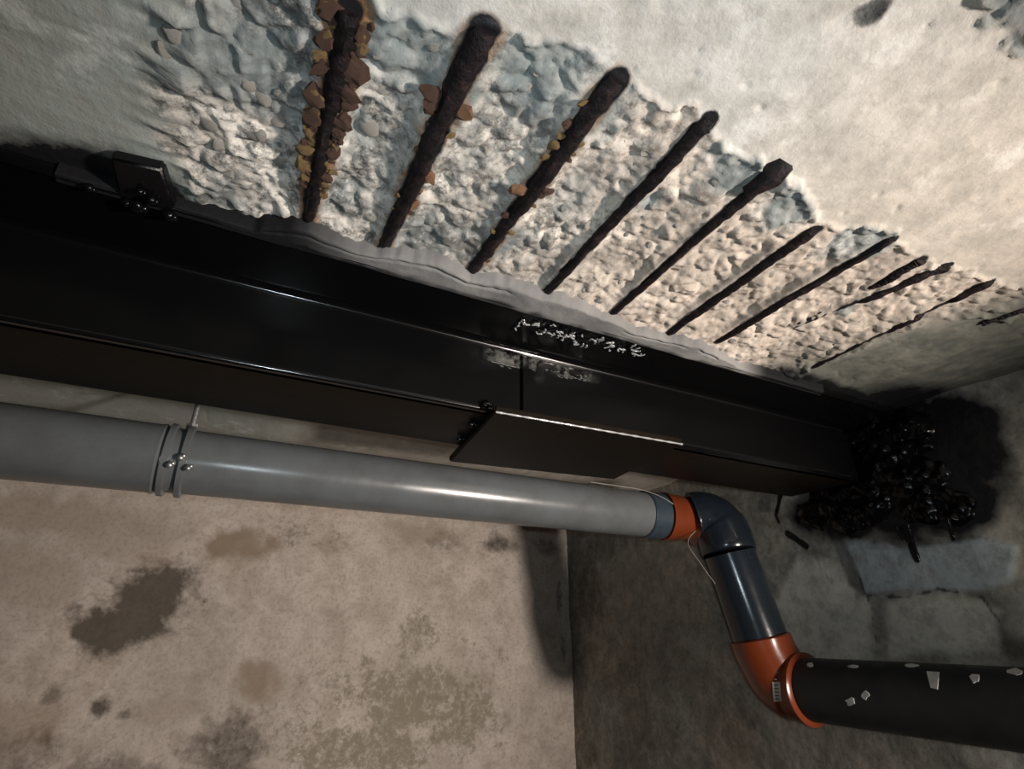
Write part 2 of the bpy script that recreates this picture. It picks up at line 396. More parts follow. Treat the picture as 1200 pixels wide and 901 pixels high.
# aggregate stones standing out of the broken zone
def rock(seed, sub=2, jt=.05):
    r = np.random.RandomState(seed); bm = bmesh.new(); bmesh.ops.create_icosphere(bm, subdivisions=sub, radius=1)
    dirs = r.randn(7, 3); dirs /= np.linalg.norm(dirs, axis=1)[:, None]; cut = .62+.3*r.rand(7)
    for q in bm.verts:
        c = np.array(q.co)
        for dd, k in zip(dirs, cut):
            e = c@dd
            if e > k: c = c-dd*(e-k)
        q.co = Vector(c*(1+jt*r.randn()))
    me = bpy.data.meshes.new('stone'); bm.to_mesh(me); bm.free(); me.shade_smooth()
    try: me.set_sharp_from_angle(angle=math.radians(38))
    except Exception: pass
    return me
rocks = []
for i in range(10):
    me = rock(100+i); me.materials.append(M_st[i % 2]); rocks.append(me)
SPd = lambda x, y: float(poly_sd(np.array([x]), np.array([y]), SP)[0])
def bar_clear(x, y):
    return min(float(seg_dist(np.array([x]), np.array([y]), a[0], a[1], b[0], b[1])[0][0])-r0 for a, b, r0, r1, l, k in bars)
fixed = [(198, 150, .017), (242, 150, .016), (205, 175, .015), (255, 178, .012), (222, 120, .012), (305, 118, .011), (320, 150, .012), (290, 100, .009), (325, 195, .013), (300, 165, .010), (265, 205, .010), (445, 110, .013), (430, 160, .012), (425, 210, .011), (460, 175, .010), (195, 60, .010), (205, 40, .010), (735, 300, .011), (765, 195, .009), (905, 330, .010), (880, 235, .009), (690, 270, .009), (1010, 300, .011), (850, 330, .010)]
cand = [(P(x, y, 2, H), r) for x, y, r in fixed]
R = random.Random(5)
while len(cand) < 100:
    x = R.uniform(-.08, .95); y = R.uniform(.12, .57)
    if SPd(x, y) < -.012 and bar_clear(x, y) > .011: cand.append((np.array([x, y, H]), R.uniform(.003, .0075)))
for i, (p, r) in enumerate(cand):
    o = bpy.data.objects.new('stone', rocks[R.randrange(10)] if i >= len(fixed) else rocks[2*R.randrange(5)]); COL.objects.link(o); o.parent = ceiling
    o.location = (p[0], p[1], cz(p[0], p[1])+r*.42)
    o.scale = (r*R.uniform(.8, 1.25), r*R.uniform(.8, 1.25), r*.6); o.rotation_euler = (R.uniform(-.4, .4), R.uniform(-.4, .4), R.uniform(0, 6))

# mortar fillet between the hole and the beam
me_near = [(150, 236), (235, 256), (290, 262), (330, 258), (365, 262), (400, 280), (445, 292), (490, 296), (520, 300), (552, 320), (600, 326), (640, 344), (680, 352), (715, 368), (745, 385), (782, 392), (815, 398), (840, 408), (865, 425), (890, 436), (925, 450), (1010, 478)]
mn = [P(x, y, 2, H-.004) for x, y in me_near]; mnx = [p[0] for p in mn]; mny = [p[1] for p in mn]
def mort_fn(X, T):
    yn = np.interp(X, mnx, mny)+fbm(X, X*0, 45, 3, 20)*.012; yn = np.minimum(yn, .582); yf = .594+0*X
    Y = yn+(yf-yn)*T
    z = H-.001-.013*ss(0, .16, T)-.003*T+fbm(X, Y, 20, 4, 21)*.006*(1-.5*T)+.02*ss(.06, 0, T)
    z = z+.004*ss(.07, .0, np.abs(T-.34-fbm(X, X*0, 8, 2, 24)*.3))*ss(0, .12, fbm(X, X*0, 12, 2, 23))
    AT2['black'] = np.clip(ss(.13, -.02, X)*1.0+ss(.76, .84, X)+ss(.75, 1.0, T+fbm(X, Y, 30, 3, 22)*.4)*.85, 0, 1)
    return np.stack([X, Y, z], -1)
AT2 = {}
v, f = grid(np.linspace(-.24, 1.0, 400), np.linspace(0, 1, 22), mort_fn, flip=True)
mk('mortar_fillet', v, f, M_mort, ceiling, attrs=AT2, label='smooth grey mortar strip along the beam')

# ------------------------------------------------------------------ walls
def blob(U, V, lst, sc=30, seed=30, amp=.9):
    r = np.zeros_like(U)
    for (u, v_, ru, rv, s) in lst:
        r = np.maximum(r, s*ss(1.25, .35, np.hypot((U-u)/ru, (V-v_)/rv)+fbm(U, V, sc, 4, seed)*amp))
    return r
def pa(lst): return [(P(x, y, 1, YA)[0], P(x, y, 1, YA)[2], a, b, s) for x, y, a, b, s in lst]
WA = {}
def wa_fn(X, Z):
    st = blob(X, Z, pa([(175, 700, .13, .11, 1.15), (130, 735, .12, .08, 1.1), (165, 725, .08, .05, 1.3), (88, 718, .035, .03, .6), (118, 828, .035, .03, .95), (52, 865, .02, .02, .8), (145, 838, .025, .018, .7), (265, 880, .13, .12, .75), (130, 905, .14, .05, .6), (60, 812, .03, .03, .6), (585, 637, .10, .045, .85), (520, 632, .10, .05, .5), (640, 640, .08, .05, .6), (20, 880, .12, .07, .5), (655, 700, .02, .10, .6), (660, 760, .012, .06, .6)]))
    br = blob(X, Z, pa([(285, 640, .14, .07, .75), (258, 640, .05, .05, .9), (300, 800, .08, .07, .75), (150, 630, .22, .12, .42), (10, 680, .25, .15, .4), (500, 625, .2, .06, .55), (385, 640, .05, .05, .5), (40, 600, .3, .08, .5), (200, 830, .12, .05, .4), (0, 850, .2, .1, .5)]), 22, 31)
    mo = blob(X, Z, pa([(480, 815, .26, .15, .85), (540, 840, .24, .14, .75), (430, 880, .28, .10, .8), (490, 745, .12, .14, .6), (350, 850, .2, .1, .45), (360, 625, .2, .06, .45), (560, 780, .2, .2, .35), (390, 790, .12, .06, .5)]), 14, 32)
    WA.update(stain=st, brown=br, crack=X*0, moss=mo, light=X*0, patch=X*0, paint=X*0)
    y = YA+fbm(X, Z, 3, 4, 33)*.012+fbm(X, Z, 40, 4, 34)*.003+st*.004
    y = np.where(X > XB, YA, y)
    return np.stack([X, y, Z], -1)
v, f = grid(spaced([(-2.2, -.9, .15), (-.9, 1.27, .008)]), spaced([(-1.9, -.52, .12), (-.52, .46, .008)]), wa_fn, flip=True)
v = v.copy()
f = [tuple(q[::-1]) for q in f]
mk('wall_back', v, f, M_wa, attrs=WA, kind='structure', label='beige stained plaster wall below the grey pipe')
WB = {}
def pb(lst): return [(P(x, y, 0, XB)[1], P(x, y, 0, XB)[2], a, b, s) for x, y, a, b, s in lst]
def pbp(lst): return [tuple(P(x, y, 0, XB)[1:]) for x, y in lst]
LB1 = pbp([(930, 655), (950, 650), (978, 660), (1000, 690), (1022, 705), (1028, 772), (915, 800), (900, 720)])
LB2 = pbp([(1035, 705), (1075, 697), (1150, 700), (1172, 720), (1165, 762), (1040, 772)])
PT = pbp([(985, 628), (1060, 640), (1150, 628), (1190, 640), (1188, 680), (1150, 694), (1075, 692), (1012, 697), (1000, 665)])
def wb_fn(Y, Z):
    n = fbm(Y, Z, 30, 4, 40)*.03
    l1 = ss(.012, -.016, poly_sd(Y, Z, LB1)+n); l2 = ss(.012, -.016, poly_sd(Y, Z, LB2)+n*.6); pt = ss(.006, -.008, poly_sd(Y, Z, PT)+n*.3)
    pm = blob(Y, Z, pb([(1055, 560, .21, .16, 1.0), (995, 590, .18, .10, 1.0), (1100, 520, .15, .12, 1.0), (1115, 590, .10, .09, 1.0), (960, 600, .10, .06, .9), (1040, 480, .12, .07, .9)]), 12, 41, .55)
    for a, b, wd in (((915, 578), (909, 603), .0045), ((909, 603), (912, 612), .0035), ((922, 625), (944, 640), .006), ((1060, 620), (1076, 656), .005), ((1110, 615), (1117, 632), .004)):
        A = P(*a, 0, XB); B = P(*b, 0, XB); pm = np.maximum(pm, 1.0*ss(wd*2, wd*.6, seg_dist(Y, Z, A[1], A[2], B[1], B[2])[0]+fbm(Y, Z, 60, 2, 46)*.004))
    st = blob(Y, Z, pb([(1185, 748, .03, .05, .95), (1150, 705, .03, .03, .8), (1190, 690, .05, .03, .7), (1000, 700, .02, .02, .7), (700, 640, .2, .07, .6), (672, 760, .10, .5, .55), (745, 840, .2, .25, .5), (690, 690, .12, .15, .7), (800, 880, .2, .1, .35), (860, 860, .1, .1, .5)]), 22, 42)
    lg = np.maximum(l1*.8, l2*.75)
    lg = np.maximum(lg, blob(Y, Z, pb([(1190, 660, .05, .12, .4), (1175, 885, .08, .04, .35), (1195, 735, .03, .03, .5)]), 24, 43))
    WB.update(stain=st, brown=blob(Y, Z, pb([(760, 720, .35, .4, .38), (900, 880, .4, .15, .4), (1190, 640, .05, .08, .5)]), 12, 44), moss=Y*0+.05, light=np.clip(lg, 0, 1)*.85, patch=pt*.8, paint=pm)
    x = XB+fbm(Y, Z, 4, 3, 45)*.014+fbm(Y, Z, 36, 4, 46)*.0025-.003*l1-.003*l2-.006*pt
    cr = np.zeros_like(Y)
    ck = pbp([(1004, 668), (1010, 690), (1020, 712), (1024, 745), (1032, 772)]); c2 = pbp([(1012, 697), (1060, 700), (1100, 690), (1150, 700), (1172, 730)])
    for q in (ck, c2):
        for a, b in zip(q[:-1], q[1:]): cr = np.maximum(cr, ss(.004, .001, seg_dist(Y, Z, *a, *b)[0]+fbm(Y, Z, 50, 3, 47)*.010+.001))
    x = x+cr*.004; WB['crack'] = cr
    return np.stack([x, Y, Z], -1)
v, f = grid(spaced([(-2.0, .2, .12), (.2, 1.30, .0032), (1.30, 1.98, .01)]), spaced([(-1.9, -.5, .12), (-.5, .46, .0032)]), wb_fn)
f = [tuple(q[::-1]) for q in f]
mk('wall_right', v, f, M_wb, attrs=WB, kind='structure', label='damp dark grey end wall where the beam is built in')
def quad(name, pts, **k): return mk(name, pts, [(0, 1, 2, 3)], M_room, kind='structure', **k)
quad('floor', [(-2.2, -2, -1.9), (1.3, -2, -1.9), (1.3, 2, -1.9), (-2.2, 2, -1.9)])
quad('wall_left', [(-2.2, -2, -1.9), (-2.2, 2, -1.9), (-2.2, 2, .46), (-2.2, -2, .46)])
quad('wall_front', [(-2.2, -2, -1.9), (-2.2, -2, .46), (1.3, -2, .46), (1.3, -2, -1.9)])

# ------------------------------------------------------------------ rebars
flake_meshes = []
for i in range(5):
    me = rock(300+i, 2, .13); me.name = 'rust_flake'; flake_meshes.append(me)
def flake(parent, x, y, z, s, mat, k, rz):
    key = (k % 5, mat.name)
    me = FM.get(key)
    if me is None:
        me = flake_meshes[k % 5].copy(); me.materials.clear(); me.materials.append(mat); FM[key] = me
    o = bpy.data.objects.new('rust_flake', me); COL.objects.link(o)
    o.location = (x, y, z); o.scale = (s*.8, s*1.1, s*.35); o.rotation_euler = (R.uniform(-.3, .3), R.uniform(-.3, .3), rz)
    return adopt(o, parent)
FM = {}
for i, (a, b, r0, r1, lab, lvl) in enumerate(bars):
    n = 46; pts = []; rad = []
    g = random.Random(40+i)
    for k in range(n):
        t = k/(n-1); p = a*(1-t)+b*t
        wob = .0012*math.sin(t*9+i*2)+.0006*math.sin(t*23+i)
        z = H+.0025+.001*math.sin(t*7+i)
        if lab.startswith('tapering'): z += .010*ss(.45, .62, np.array(t))-.006*ss(.7, .85, np.array(t))
        if lab.startswith('half'): z += .009*float(ss(.15, .22, np.array(t))*ss(.36, .30, np.array(t))+ss(.50, .56, np.array(t))*ss(.68, .60, np.array(t)))
        pts.append((p[0]+wob, p[1], z-.001)); rad.append((r0+(r1-r0)*t**.8)*(1+g.uniform(-.05, .05))*(.8 if k in (0, n-1) else 1))
    root = empty('rebar', (a[0], a[1], H), label=lab, category='rebar', group='exposed reinforcing bars in the broken ceiling')
    nz = np.random.RandomState(i).rand(n, 12)
    rod = tube('rod', pts, rad, M_bar, seg=12, jit=lambda q, k: .84+.30*nz[q, k])
    adopt(rod, root)
    def side(t, off, s, mat, dz=.0):
        p = a*(1-t)+b*t; r = r0+(r1-r0)*t
        flake(root, p[0]+off*(r+s*.35), p[1], H-.002+dz, s, mat, g.randrange(5), g.uniform(0, 6))
    if lvl == 3:
        for t, off, s, m_ in [(.02, -1, .011, M_rust), (.05, 1, .008, M_rust), (.18, 1, .014, M_rust), (.22, -1, .010, M_rust), (.27, 1, .012, M_rust), (.33, -1, .012, M_rust), (.42, -1, .011, M_rust), (.40, 1, .011, M_rust), (.5, -1, .010, M_rusty), (.55, 1, .009, M_rust), (.58, -1, .012, M_rusty), (.66, -1, .012, M_rusty), (.68, 1, .008, M_rust), (.72, -1, .007, M_rusty), (.12, -1, .009, M_rust)]:
            side(t, off, s, m_)
        for k in range(95): side(g.uniform(.0, .80), g.choice((-1, 1))*g.uniform(.75, 1.5), g.uniform(.003, .0075), g.choice((M_rust, M_rust, M_rusty)))
    elif i == 1:
        for t, off, s, m_ in [(.24, -1.25, .0115, M_rust), (.27, -1.1, .009, M_rust), (.25, 1.15, .010, M_rusto), (.55, 1.15, .008, M_rusto), (.70, 1.1, .007, M_rusto), (.35, 1.1, .005, M_rusty), (.75, 1.2, .004, M_rust)]: side(t, off, s, m_)
        for k in range(8): side(g.uniform(.2, .8), g.choice((-1, 1)), g.uniform(.002, .004), g.choice((M_rust, M_rusto, M_rusty)))
    elif i == 2:
        for t, off, s, m_ in [(.49, -1.15, .0125, M_rusto), (.27, -1, .007, M_rusty), (.32, -1, .006, M_rusty), (.18, -1, .007, M_rust), (.10, -1, .006, M_rusty), (.45, 1.1, .009, M_rust), (.62, -1, .006, M_rust)]: side(t, off, s, m_)
        for k in range(10): side(g.uniform(.1, .9), g.choice((-1, 1)), g.uniform(.003, .005), g.choice((M_rust, M_rusty)))
    elif i == 4:
        hk = tube('hooked_end', [(a[0]+.002, a[1]-.012, H+.006), (a[0], a[1], H-.002), (a[0]-.004, a[1]+.03, H)], [.014, .0145, .010], M_bar, seg=12, jit=lambda q, k: .85+.3*nz[q, k]); adopt(hk, root)

# ------------------------------------------------------------------ steel beam
beam = empty('steel_beam', (.3, .77, H), label='long glossy black painted steel beam fixed under the ceiling', category='beam')
YF, Z1, Z0, YR = .705, .4345, .3137, .886
def beam_face(name, x0, x1, y, z0, z1, rmask, sg=1):        # front skin with fine relief, thickness 6 mm, rounded lips
    def fn(X, T):
        # profile: under lip -> rounded bottom edge -> face -> painted fillet running out into the flange
        c = .0045; c2 = .0048; q = math.pi/2; L = np.array([.012, c*q, z1-z0-c-c2, c2*q, .008]); cum = np.concatenate([[0], np.cumsum(L)]); a = T*cum[-1]
        z = np.where(a < cum[1], z0, 0.); yy = np.where(a < cum[1], y+c+(cum[1]-a), 0.)
        t = (a-cum[1])/c; k = (a >= cum[1]) & (a < cum[2]); z = np.where(k, z0+c-c*np.cos(t), z); yy = np.where(k, y+c-c*np.sin(t), yy)
        k = (a >= cum[2]) & (a < cum[3]); z = np.where(k, z0+c+a-cum[2], z); yy = np.where(k, y, yy)
        t = (a-cum[3])/c2; k = (a >= cum[3]) & (a < cum[4]); z = np.where(k, z1-c2+c2*np.sin(t), z); yy = np.where(k, y-sg*(c2-c2*np.cos(t)), yy)
        k = a >= cum[4]; z = np.where(k, z1+(a-cum[4])*.15, z); yy = np.where(k, y-sg*(c2+(a-cum[4])), yy)
        AT3['edge'] = ((a > cum[1]-.001) & (a < cum[2]+.001) | (a > cum[3]-.001) & (a < cum[4]+.001)).astype(float)
        rp = rmask(X, z); yy = yy-rp*(fbm(X, z, 150, 3, 50)*.005+.001)+fbm(X, z, 12, 2, 51)*.0009
        AT3['rough_patch'] = rp
        return np.stack([X, yy, z], -1)
    v, f = grid(spaced([(x0, -.3, .1), (-.3, min(x1, 1.255), .004)] if x0 < -.4 else [(x0, x1, .003)]), np.linspace(0, 1, 90), fn)
    return adopt(mk(name, v, f, M_black, attrs=AT3), beam)
AT3 = {}
adopt(box('beam_body', -2.19, 1.255, YF+.004, YR, Z0, Z1-.001, M_sat, .005), beam)
beam_face('front_face', -2.19, 1.25, YF, Z0, Z1, lambda X, z: .9*ss(.30, .335, X)*ss(.42, .36, X)*ss(.400, .410, z)*ss(.430, .424, z))
def flange_fn(X, T):
    y = .586+T*.20; z = .4365+fbm(X, y, 9, 2, 52)*.002
    z = z-.004*ss(.03, 0, np.abs(T-.0))
    rp = ss(.345, .37, X)*ss(.60, .56, X)*ss(.592, .600, y)*ss(.640, .625, y)*ss(-.12, .05, fbm(X, y, 24, 2, 53))
    rp = np.maximum(rp, .5*ss(.9, 1.1, X))
    AT4['rough_patch'] = rp*0; AT4['edge'] = .35*rp
    z = z-rp*(np.abs(fbm(X+y, y-X*.4, 150, 2, 54))*.012+fbm(X, y, 60, 2, 56)*.004)
    z = np.where(T <= 0.001, .449, z)
    return np.stack([X, y, z], -1)
AT4 = {}
v, f = grid(spaced([(-2.19, -.3, .1), (-.3, .33, .004), (.33, .62, .0011), (.62, 1.255, .004)]), np.linspace(0, 1, 130), flange_fn, flip=True)
adopt(mk('top_flange', v, f, M_black, attrs=AT4), beam)
# splice: proud face plate and the lower plate
fp0 = P(612, 440, 1, YF-.003)[0]
beam_face('face_plate', fp0, 1.24, YF-.006, Z0+.002, Z1-.010, lambda X, z: ss(fp0+.008, fp0+.02, X)*ss(fp0+.17, fp0+.06, X)*ss(Z1-.034, Z1-.026, z)*ss(-.25, -.02, fbm(X, z, 40, 2, 55)), -1)
x_a = P(580, 483, 2, .302); x_b = P(800, 521, 2, .302); x_c = P(720, 562, 2, .302); x_d = P(526, 541, 2, .302)
vv = []
for z in (.302, .3145):
    for q in (x_a, x_b, x_c, x_d): vv.append(Vector((q[0], q[1], z)))
bm = bmesh.new(); bv = [bm.verts.new(q) for q in vv]
for q in ((0, 1, 2, 3), (7, 6, 5, 4), (0, 4, 5, 1), (1, 5, 6, 2), (2, 6, 7, 3), (3, 7, 4, 0)): bm.faces.new([bv[k] for k in q])
bmesh.ops.recalc_face_normals(bm, faces=bm.faces)
bmesh.ops.bevel(bm, geom=bm.edges[:], offset=.0025, segments=3, affect='EDGES')
me = bpy.data.meshes.new('splice_plate'); bm.to_mesh(me); bm.free(); me.materials.append(M_sat); me.shade_smooth(); me.set_sharp_from_angle(angle=math.radians(50))
o = bpy.data.objects.new('splice_plate', me); COL.objects.link(o); adopt(o, beam)
pa_, pb_ = vv[0]*.995+vv[1]*.005, vv[1]
ebd = tube('edge_highlight', [(pa_*(1-t)+pb_*t)+Vector((0, .0012, .0012)) for t in np.linspace(0, 1, 40)], [.0016+.0005*math.sin(i*2.3) for i in range(40)], M_glint, seg=10)  # thin pale tube added to draw the highlight along the plate's near edge
adopt(ebd, beam)
# weld blobs at the splice end
def lumps(name, pts, mat, seed, jr=.25):
    bm = bmesh.new(); g = random.Random(seed)
    for (x, y, z, r) in pts:
        q = bmesh.ops.create_icosphere(bm, subdivisions=2, radius=r, matrix=Matrix.Translation((x, y, z)))
        for vt in q['verts']:
            d = vt.co-Vector((x, y, z)); vt.co = Vector((x, y, z))+d*(1+g.uniform(-jr, jr)*.6)
    me = bpy.data.meshes.new(name); bm.to_mesh(me); bm.free(); me.materials.append(mat); me.shade_smooth()
    o = bpy.data.objects.new(name, me); COL.objects.link(o); return o
wp = [P(568, 474, 1, YF-.004), P(552, 497, 2, .3085), P(538, 514, 2, .3085)]
for p, r in zip(wp, (.0065, .005, .004)):
    adopt(lumps('weld_bead', [(p[0]+.004*k, p[1]-.002*k, p[2]+.002*(k % 2), r*(1-.2*k)) for k in range(3)], M_tar, 3), beam)
# small lug with bolt lumps at upper left
lug = []
la = P(128, 186, 2, .4335); lb = P(190, 200, 2, .4335); lc = P(206, 250, 2, .4335); ld = P(140, 236, 2, .4335)
bm = bmesh.new(); bv = [bm.verts.new((q[0], q[1], z)) for z in (.4335, .449) for q in (la, lb, lc, ld)]
for q in ((0, 1, 2, 3), (7, 6, 5, 4), (0, 4, 5, 1), (1, 5, 6, 2), (2, 6, 7, 3), (3, 7, 4, 0)): bm.faces.new([bv[k] for k in q])
bmesh.ops.recalc_face_normals(bm, faces=bm.faces); bmesh.ops.bevel(bm, geom=bm.edges[:], offset=.003, segments=3, affect='EDGES')
me = bpy.data.meshes.new('fixing_lug'); bm.to_mesh(me); bm.free(); me.materials.append(M_lug); me.shade_smooth(); me.set_sharp_from_angle(angle=math.radians(50))
o = bpy.data.objects.new('fixing_lug', me); COL.objects.link(o); adopt(o, beam)
for bx, by, r in ((160, 243, .008), (176, 236, .006), (197, 254, .007), (103, 222, .005), (148, 240, .006), (163, 226, .0045)):
    p = P(bx, by, 2, .428)
    adopt(lumps('bolt_head', [(p[0], p[1], .430, r), (p[0]+r*.7, p[1]+r*.3, .431, r*.7)], M_tar, int(bx)), beam)

# pale grey strokes stand in for glints on the top flange's crinkled underside
def multi_tube(name, paths, mat, seg=6):
    V = []; F = []
    for pts, r0 in paths:
        pts = [Vector(p) for p in pts]; n = len(pts); o0 = len(V)
        for i in range(n):
            t = (pts[min(i+1, n-1)]-pts[max(i-1, 0)]).normalized(); up = Vector((0, 0, 1)); sd = t.cross(up).normalized(); up = sd.cross(t)
            rr_ = r0*(.45 if i in (0, n-1) else 1)
            for k in range(seg): a = 2*math.pi*k/seg; V.append(pts[i]+(up*math.cos(a)+sd*math.sin(a))*rr_)
        for i in range(n-1):
            for k in range(seg): a = o0+i*seg+k; b = o0+i*seg+(k+1) % seg; F.append((a, b, b+seg, a+seg))
        F.append(tuple(o0+k for k in range(seg))[::-1]); F.append(tuple(o0+(n-1)*seg+k for k in range(seg)))
    return mk(name, V, F, mat)
g = random.Random(12); paths = []
for k in range(46):
    t = g.random()**.8; px = 599+t*150; py = 378+t*36+g.gauss(0, 4.0)*(1-.35*t)
    c = P(px, py, 2, .4335); a = g.uniform(-.6, .9); pts = []; x, y = c[0], c[1]
    for q in range(g.randint(6, 12)):
        pts.append((x, y, .4335+g.uniform(-.0006, .0004))); a += g.gauss(0, .95); x += .0021*math.cos(a); y += .0021*math.sin(a)
    paths.append((pts, g.uniform(.0009, .0017)))
adopt(multi_tube('wrinkle_glints', paths, M_glint), beam)
paths = []
for k in range(60):
    t = g.random(); px = 576+t*112; py = 424+t*20+g.gauss(0, 2.5)
    if abs(px-611) < 6: continue
    c = P(px, py, 1, YF-.0055 if px > 612 else YF-.0005); ln = g.uniform(.002, .007); a = g.uniform(-.5, .5)
    paths.append(([(c[0]+(q/3-.5)*ln, c[1], c[2]+math.sin(a)*(q/3-.5)*ln) for q in range(4)], g.uniform(.0006, .0011)))
adopt(multi_tube('paint_scuffs', paths, M_scuff), beam)

# ------------------------------------------------------------------ sealant mass at the beam's right end
def seal_fn(Y, Z):
    d = np.full(Y.shape, 9.)
    for x, y, a, b in ((1022, 515, .10, .09), (1040, 545, .13, .11), (995, 585, .17, .085), (1080, 575, .11, .09), (1055, 500, .09, .06), (1120, 590, .05, .05)):
        c = P(x, y, 0, XB); d = np.minimum(d, np.hypot((Y-c[1])/a, (Z-c[2])/b))
    d = d+fbm(Y, Z, 22, 4, 60)*.55
    m = ss(1.0, .45, d)
    f1, f2, idv = worley(Y, Z, 40, 9); g1, g2, _ = worley(Y, Z, 95, 8)
    h = m*(.024+.034*fbm(Y, Z, 12, 2, 61)+.006*ss(.7, .0, f1)+.0012*ss(.6, 0, g1))
    x = XB+.012-h
    return np.stack([x, Y, np.minimum(Z, H-.0)], -1)
v, f = grid(np.arange(.40, .96, .0032), np.arange(.14, .452, .0032), seal_fn)
f = [tuple(q[::-1]) for q in f]
seal = mk('black_sealant', v, f, M_tar, label='lumpy wet black sealant smeared round the right end of the beam', category='sealant')
for (x0, y0), (x1, y1), r in (((1066, 622), (1077, 657), .0038), ((1052, 620), (1059, 634), .003), ((1112, 612), (1118, 631), .003), ((916, 580), (909, 602), .003)):
    a = P(x0, y0, 0, XB-.006); b = P(x1, y1, 0, XB-.006)
    pts = [a*(1-t)+b*t for t in np.linspace(-.2, 1, 9)]
    o = tube('drip', pts, [r*q for q in (1.4, 1.2, 1, .9, .8, .8, .9, 1.1, .5)], M_tar, seg=10); adopt(o, seal)

# ------------------------------------------------------------------ pipes
YP, ZP, RP = 1.052, .268, .055
gp = empty('drain_pipe', (-2.15, YP, ZP), label='long glossy grey plastic drain pipe running level under the beam', category='pipe', group='drain pipes')
xj = P(205, 540, 1, YP)[0]
adopt(tube('pipe_length', [(-2.18, YP, ZP), (-1, YP, ZP), (xj, YP, ZP), (.4, YP, ZP), (.899, YP, ZP)], RP, M_gpvc, seg=96), gp)
adopt(tube('pipe_socket', [(-2.17, YP, ZP), (xj-.03, YP, ZP), (xj-.022, YP, ZP), (xj-.018, YP, ZP)], [RP+.003, RP+.003, RP+.0045, RP+.001], M_gpvc, seg=96), gp)
# clamp
cl = empty('pipe_clamp', (xj, YP, ZP), label='thin metal pipe clamp with a threaded hanger round the grey pipe', category='clamp')
for dx in (-.010, .016):
    adopt(tube('band', [(xj+dx-.006, YP, ZP), (xj+dx-.004, YP, ZP), (xj+dx+.004, YP, ZP), (xj+dx+.006, YP, ZP)], [RP+.004, RP+.007, RP+.007, RP+.004], M_gpvc, seg=72), cl)
p = P(209, 546, 1, YP-RP-.008)
for q, (ax, az) in enumerate(((-.012, .0), (.014, -.002), (.0, .014))):
    adopt(lumps('fixing_screw', [(p[0]+ax, YP-RP-.008, p[2]+az, .0055), (p[0]+ax+.004, YP-RP-.010, p[2]+az+.003, .004)], M_zinc, 9+q), cl)
adopt(tube('threaded_hanger', [(xj+.012, YP, ZP+RP), (xj+.012, YP, H+.01)], .005, M_zinc, seg=12), cl)
adopt(tube('nut', [(xj+.012, YP-.002, ZP+RP+.001), (xj+.012, YP-.002, ZP+RP+.012)], .010, M_zinc, seg=6), cl)
# rubber collar
co = tube('pipe_collar', [(.900, YP, ZP), (.903, YP, ZP), (.915, YP, ZP), (.950, YP-.003, ZP), (.958, YP-.004, ZP)], [RP+.002, RP+.0045, RP+.003, RP+.003, RP+.001], M_seal, seg=72)
co['label'] = 'dark blue rubber collar on the right end of the grey pipe'; co['category'] = 'collar'
# reducer ring (orange)
rd = tube('reducer_ring', [(.959, YP-.004, ZP), (.963, YP-.004, ZP), (1.03, YP-.015, ZP-.001), (1.046, YP-.021, ZP-.002)], [RP+.004, RP+.0055, RP-.002, RP+.012], M_or, seg=72)
rd['label'] = 'orange reducer ring between the collar and the dark upper elbow'; rd['category'] = 'pipe fitting'
# upper elbow and down pipe
T1 = np.array([1.097, .975, .175]); T2 = np.array([1.132, .955, -.022])
dv = (T2-T1)/np.linalg.norm(T2-T1); RV = .064
ec = P(845, 600, 1, 1.01)
ang = []
e0 = np.array([1.048, 1.027, ZP-.002]); ec = np.array([1.093, 1.000, .268])
ep = smoothpath([e0, (1.060, 1.018, .2675), (1.078, 1.005, .262), (1.090, .993, .247), (1.096, .984, .222), T1+dv*.0], 5)
er = [RV+.002]*len(ep); er[0] = RV-.004; er[1] = RV+.004
for k in range(len(ep)-9, len(ep)): er[k] = RV+.004
er[-1] = RV+.001
ue = tube('upper_elbow', ep, er, M_dpvc, seg=72)
ue['label'] = 'dark blue-grey elbow turning the pipe run downwards'; ue['category'] = 'pipe elbow'
dp = tube('down_pipe', [T1+dv*.001, T1+dv*.02, T1+dv*.08, T1+dv*.14, T2-dv*.013], [RV-.002]*5, M_dpvc, seg=72)
dp['label'] = 'short leaning charcoal pipe between the two elbows'; dp['category'] = 'pipe'; dp['group'] = 'drain pipes'
# lower orange elbow
L0 = P(968, 817, 0, 1.158); L0 = np.array([1.158, L0[1], -.118])
le = empty('lower_elbow', tuple(T2), label='glossy orange elbow with a pale sticker at the bottom of the leaning pipe', category='pipe elbow')
bp = smoothpath([T2-dv*.012, T2+dv*.012, (1.142, .948, -.060), (1.150, .940, -.088), (1.156, .922, -.105), (1.158, .898, -.1105), (1.158, .878, -.1105)], 5)
br_ = [RV+.0045]*len(bp); br_[0] = RV+.001
for k in range(len(bp)-8, len(bp)): br_[k] = RV+.002
br_[-1] = RV-.001
adopt(tube('elbow_body', bp, br_, M_or, seg=72), le)
e = np.array([1.158, .878, -.1105])
adopt(tube('socket_rim', [e+(0, .006, 0), e+(0, .003, 0), e+(0, -.004, 0), e+(0, -.008, 0)], [RV+.001, RV+.0065, RV+.0065, RV], M_or, seg=72), le)
lp = empty('lower_pipe', (1.158, .85, -.118), label='dusty charcoal pipe running right from the orange elbow, spattered with pale bits', category='pipe', group='drain pipes')
adopt(tube('pipe_length', [(1.158, .868, -.1105), (1.158, .5, -.1105), (1.158, 0, -.1105), (1.158, -1.99, -.1105)], RV-.004, M_lpvc, seg=96), lp)
